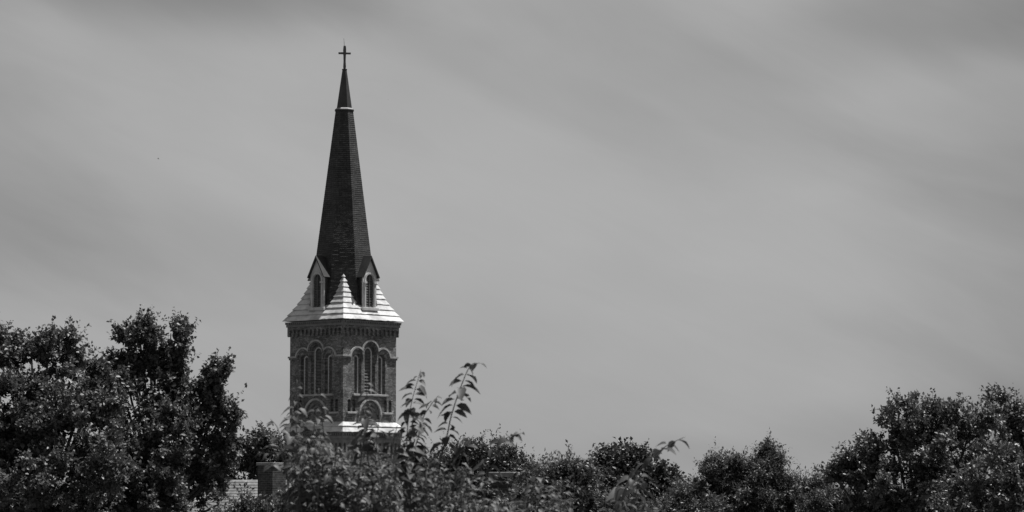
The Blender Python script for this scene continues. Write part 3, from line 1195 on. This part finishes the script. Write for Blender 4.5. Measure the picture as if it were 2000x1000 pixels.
shrub('near shrub with broad soft leaves, standing in front of the lower half of the tower', 11.0, 650,
      [([(600, 985), (585, 900), (578, 820), (580, 742)], 0.35, 0.85, 0.026),
       ([(650, 980), (640, 900), (630, 830), (622, 758)], 0.45, 0.9, 0.028),
       ([(695, 990), (705, 900), (716, 820), (716, 735)], 0.45, 0.8, 0.028),
       ([(562, 940), (550, 880), (543, 838), (528, 818)], 0.5, 0.8, 0.034),
       ([(610, 1000), (600, 930), (600, 870), (590, 815)], 0.2, 1.1, 0.034),
       ([(740, 1000), (745, 930), (735, 870), (740, 825)], 0.3, 0.9, 0.03),
       ([(690, 1000), (700, 930), (710, 860), (712, 800)], 0.2, 1.0, 0.026),
       ([(720, 1000), (722, 930), (715, 860), (722, 790)], 0.3, 0.9, 0.028),
       ([(640, 1000), (620, 930), (612, 860), (618, 800)], 0.2, 1.0, 0.026),
       ([(590, 1000), (580, 930), (566, 870), (572, 800)], 0.2, 1.0, 0.026),
       ([(770, 1000), (772, 930), (768, 870), (776, 830)], 0.2, 0.9, 0.028)],
      [(585, 660, 838, 880), (562, 640, 860, 950), (575, 690, 860, 940), (640, 780, 875, 970), (590, 790, 900, 1000), (600, 770, 930, 1040)], 240, 0.059, 1)
shrub('near shrub sending up two tall leafy shoots against the sky, right of the tower', 11.4, 850,
      [([(790, 1010), (796, 930), (795, 850), (803, 790), (822, 722)], 0.25, 0.92, 0.019),
       ([(812, 950), (806, 880), (822, 825), (842, 790), (857, 772)], 0.2, 0.9, 0.020),
       ([(835, 960), (868, 870), (882, 810), (903, 748), (920, 713), (938, 709)], 0.36, 1.1, 0.026),
       ([(800, 1000), (802, 930), (812, 870), (826, 835)], 0.2, 1.0, 0.024),
       ([(880, 1000), (890, 930), (905, 880), (925, 850)], 0.4, 0.8, 0.034)],
      [(790, 880, 880, 1000), (820, 935, 900, 1010), (850, 1000, 965, 1020)], 140, 0.060, 2)
shrub('near shrub with short leafy tips in front of the dark tree', 12.0, 1020,
      [([(945, 1000), (950, 930), (962, 885), (990, 855), (1020, 846)], 0.4, 0.9, 0.03),
       ([(1030, 990), (1045, 940), (1065, 905), (1088, 878)], 0.35, 0.8, 0.034),
       ([(985, 1010), (992, 985), (1000, 955)], 0.3, 0.8, 0.026)],
      [(950, 1030, 962, 1000), (1020, 1110, 920, 1010)], 60, 0.058, 3)
shrub('near shrub with a single slanting shoot in front of the round dark tree', 10.5, 1215,
      [([(1200, 1010), (1225, 950), (1262, 905), (1300, 872), (1338, 853)], 0.3, 0.95, 0.036),
       ([(1220, 1010), (1228, 970), (1236, 932)], 0.3, 1.2, 0.026),
       ([(1230, 1010), (1242, 965), (1252, 926)], 0.3, 1.1, 0.026)],
      [(1180, 1290, 965, 1020)], 22, 0.064, 4)


# ------------------------------------------------------------------ two far birds
def bird(label, px, py, Y, span, bank):
    p = P(px, py, Y)
    bm = bmesh.new()
    pts = [(-0.5, 0, 0), (-0.28, 0, 0.02), (0, 0, 0.03), (0.3, 0, 0.02), (0.45, 0, 0.03), (0.55, 0, 0.01)]
    tube_into(bm, [(x * span * .55, y, z * span) for x, y, z in pts], [span * r for r in (.02, .06, .085, .07, .05, .008)], 8)
    for s in (-1, 1):
        prof = [(0.10, 0.05), (0.16, 0.25), (0.02, 0.5), (-0.04, 0.36), (-0.08, 0.2), (-0.10, 0.05)]
        top = [bm.verts.new((x * span, s * y * span, 0.02 * span + 0.25 * y * span)) for x, y in prof]
        bot = [bm.verts.new((x * span, s * y * span, 0.25 * y * span)) for x, y in prof]
        bm.faces.new(top)
        bm.faces.new(bot[::-1])
        for i in range(6):
            j = (i + 1) % 6
            bm.faces.new((top[i], top[j], bot[j], bot[i]))
    tl = [bm.verts.new(v) for v in ((-0.24 * span, .03 * span, 0), (-0.4 * span, .07 * span, 0), (-0.4 * span, -.07 * span, 0), (-0.24 * span, -.03 * span, 0))]
    tu = [bm.verts.new(v.co + Vector((0, 0, .015 * span))) for v in tl]
    bm.faces.new(tu)
    bm.faces.new(tl[::-1])
    for i in range(4):
        bm.faces.new((tl[i], tl[(i + 1) % 4], tu[(i + 1) % 4], tu[i]))
    o = link('bird', bm_mesh(bm, 'bird'), M['bird'])
    o.location = p
    o.rotation_euler = (R(bank), R(10), R(35))
    o['label'] = label
    o['category'] = 'bird'
    o['group'] = 'birds flying far off'
    return o


bird('dark speck of a bird flying over the trees left of the spire', 309, 310, 250, 0.32, 40)
bird('faint tiny bird beside the top of the spire', 758, 194, 320, 0.16, 20)
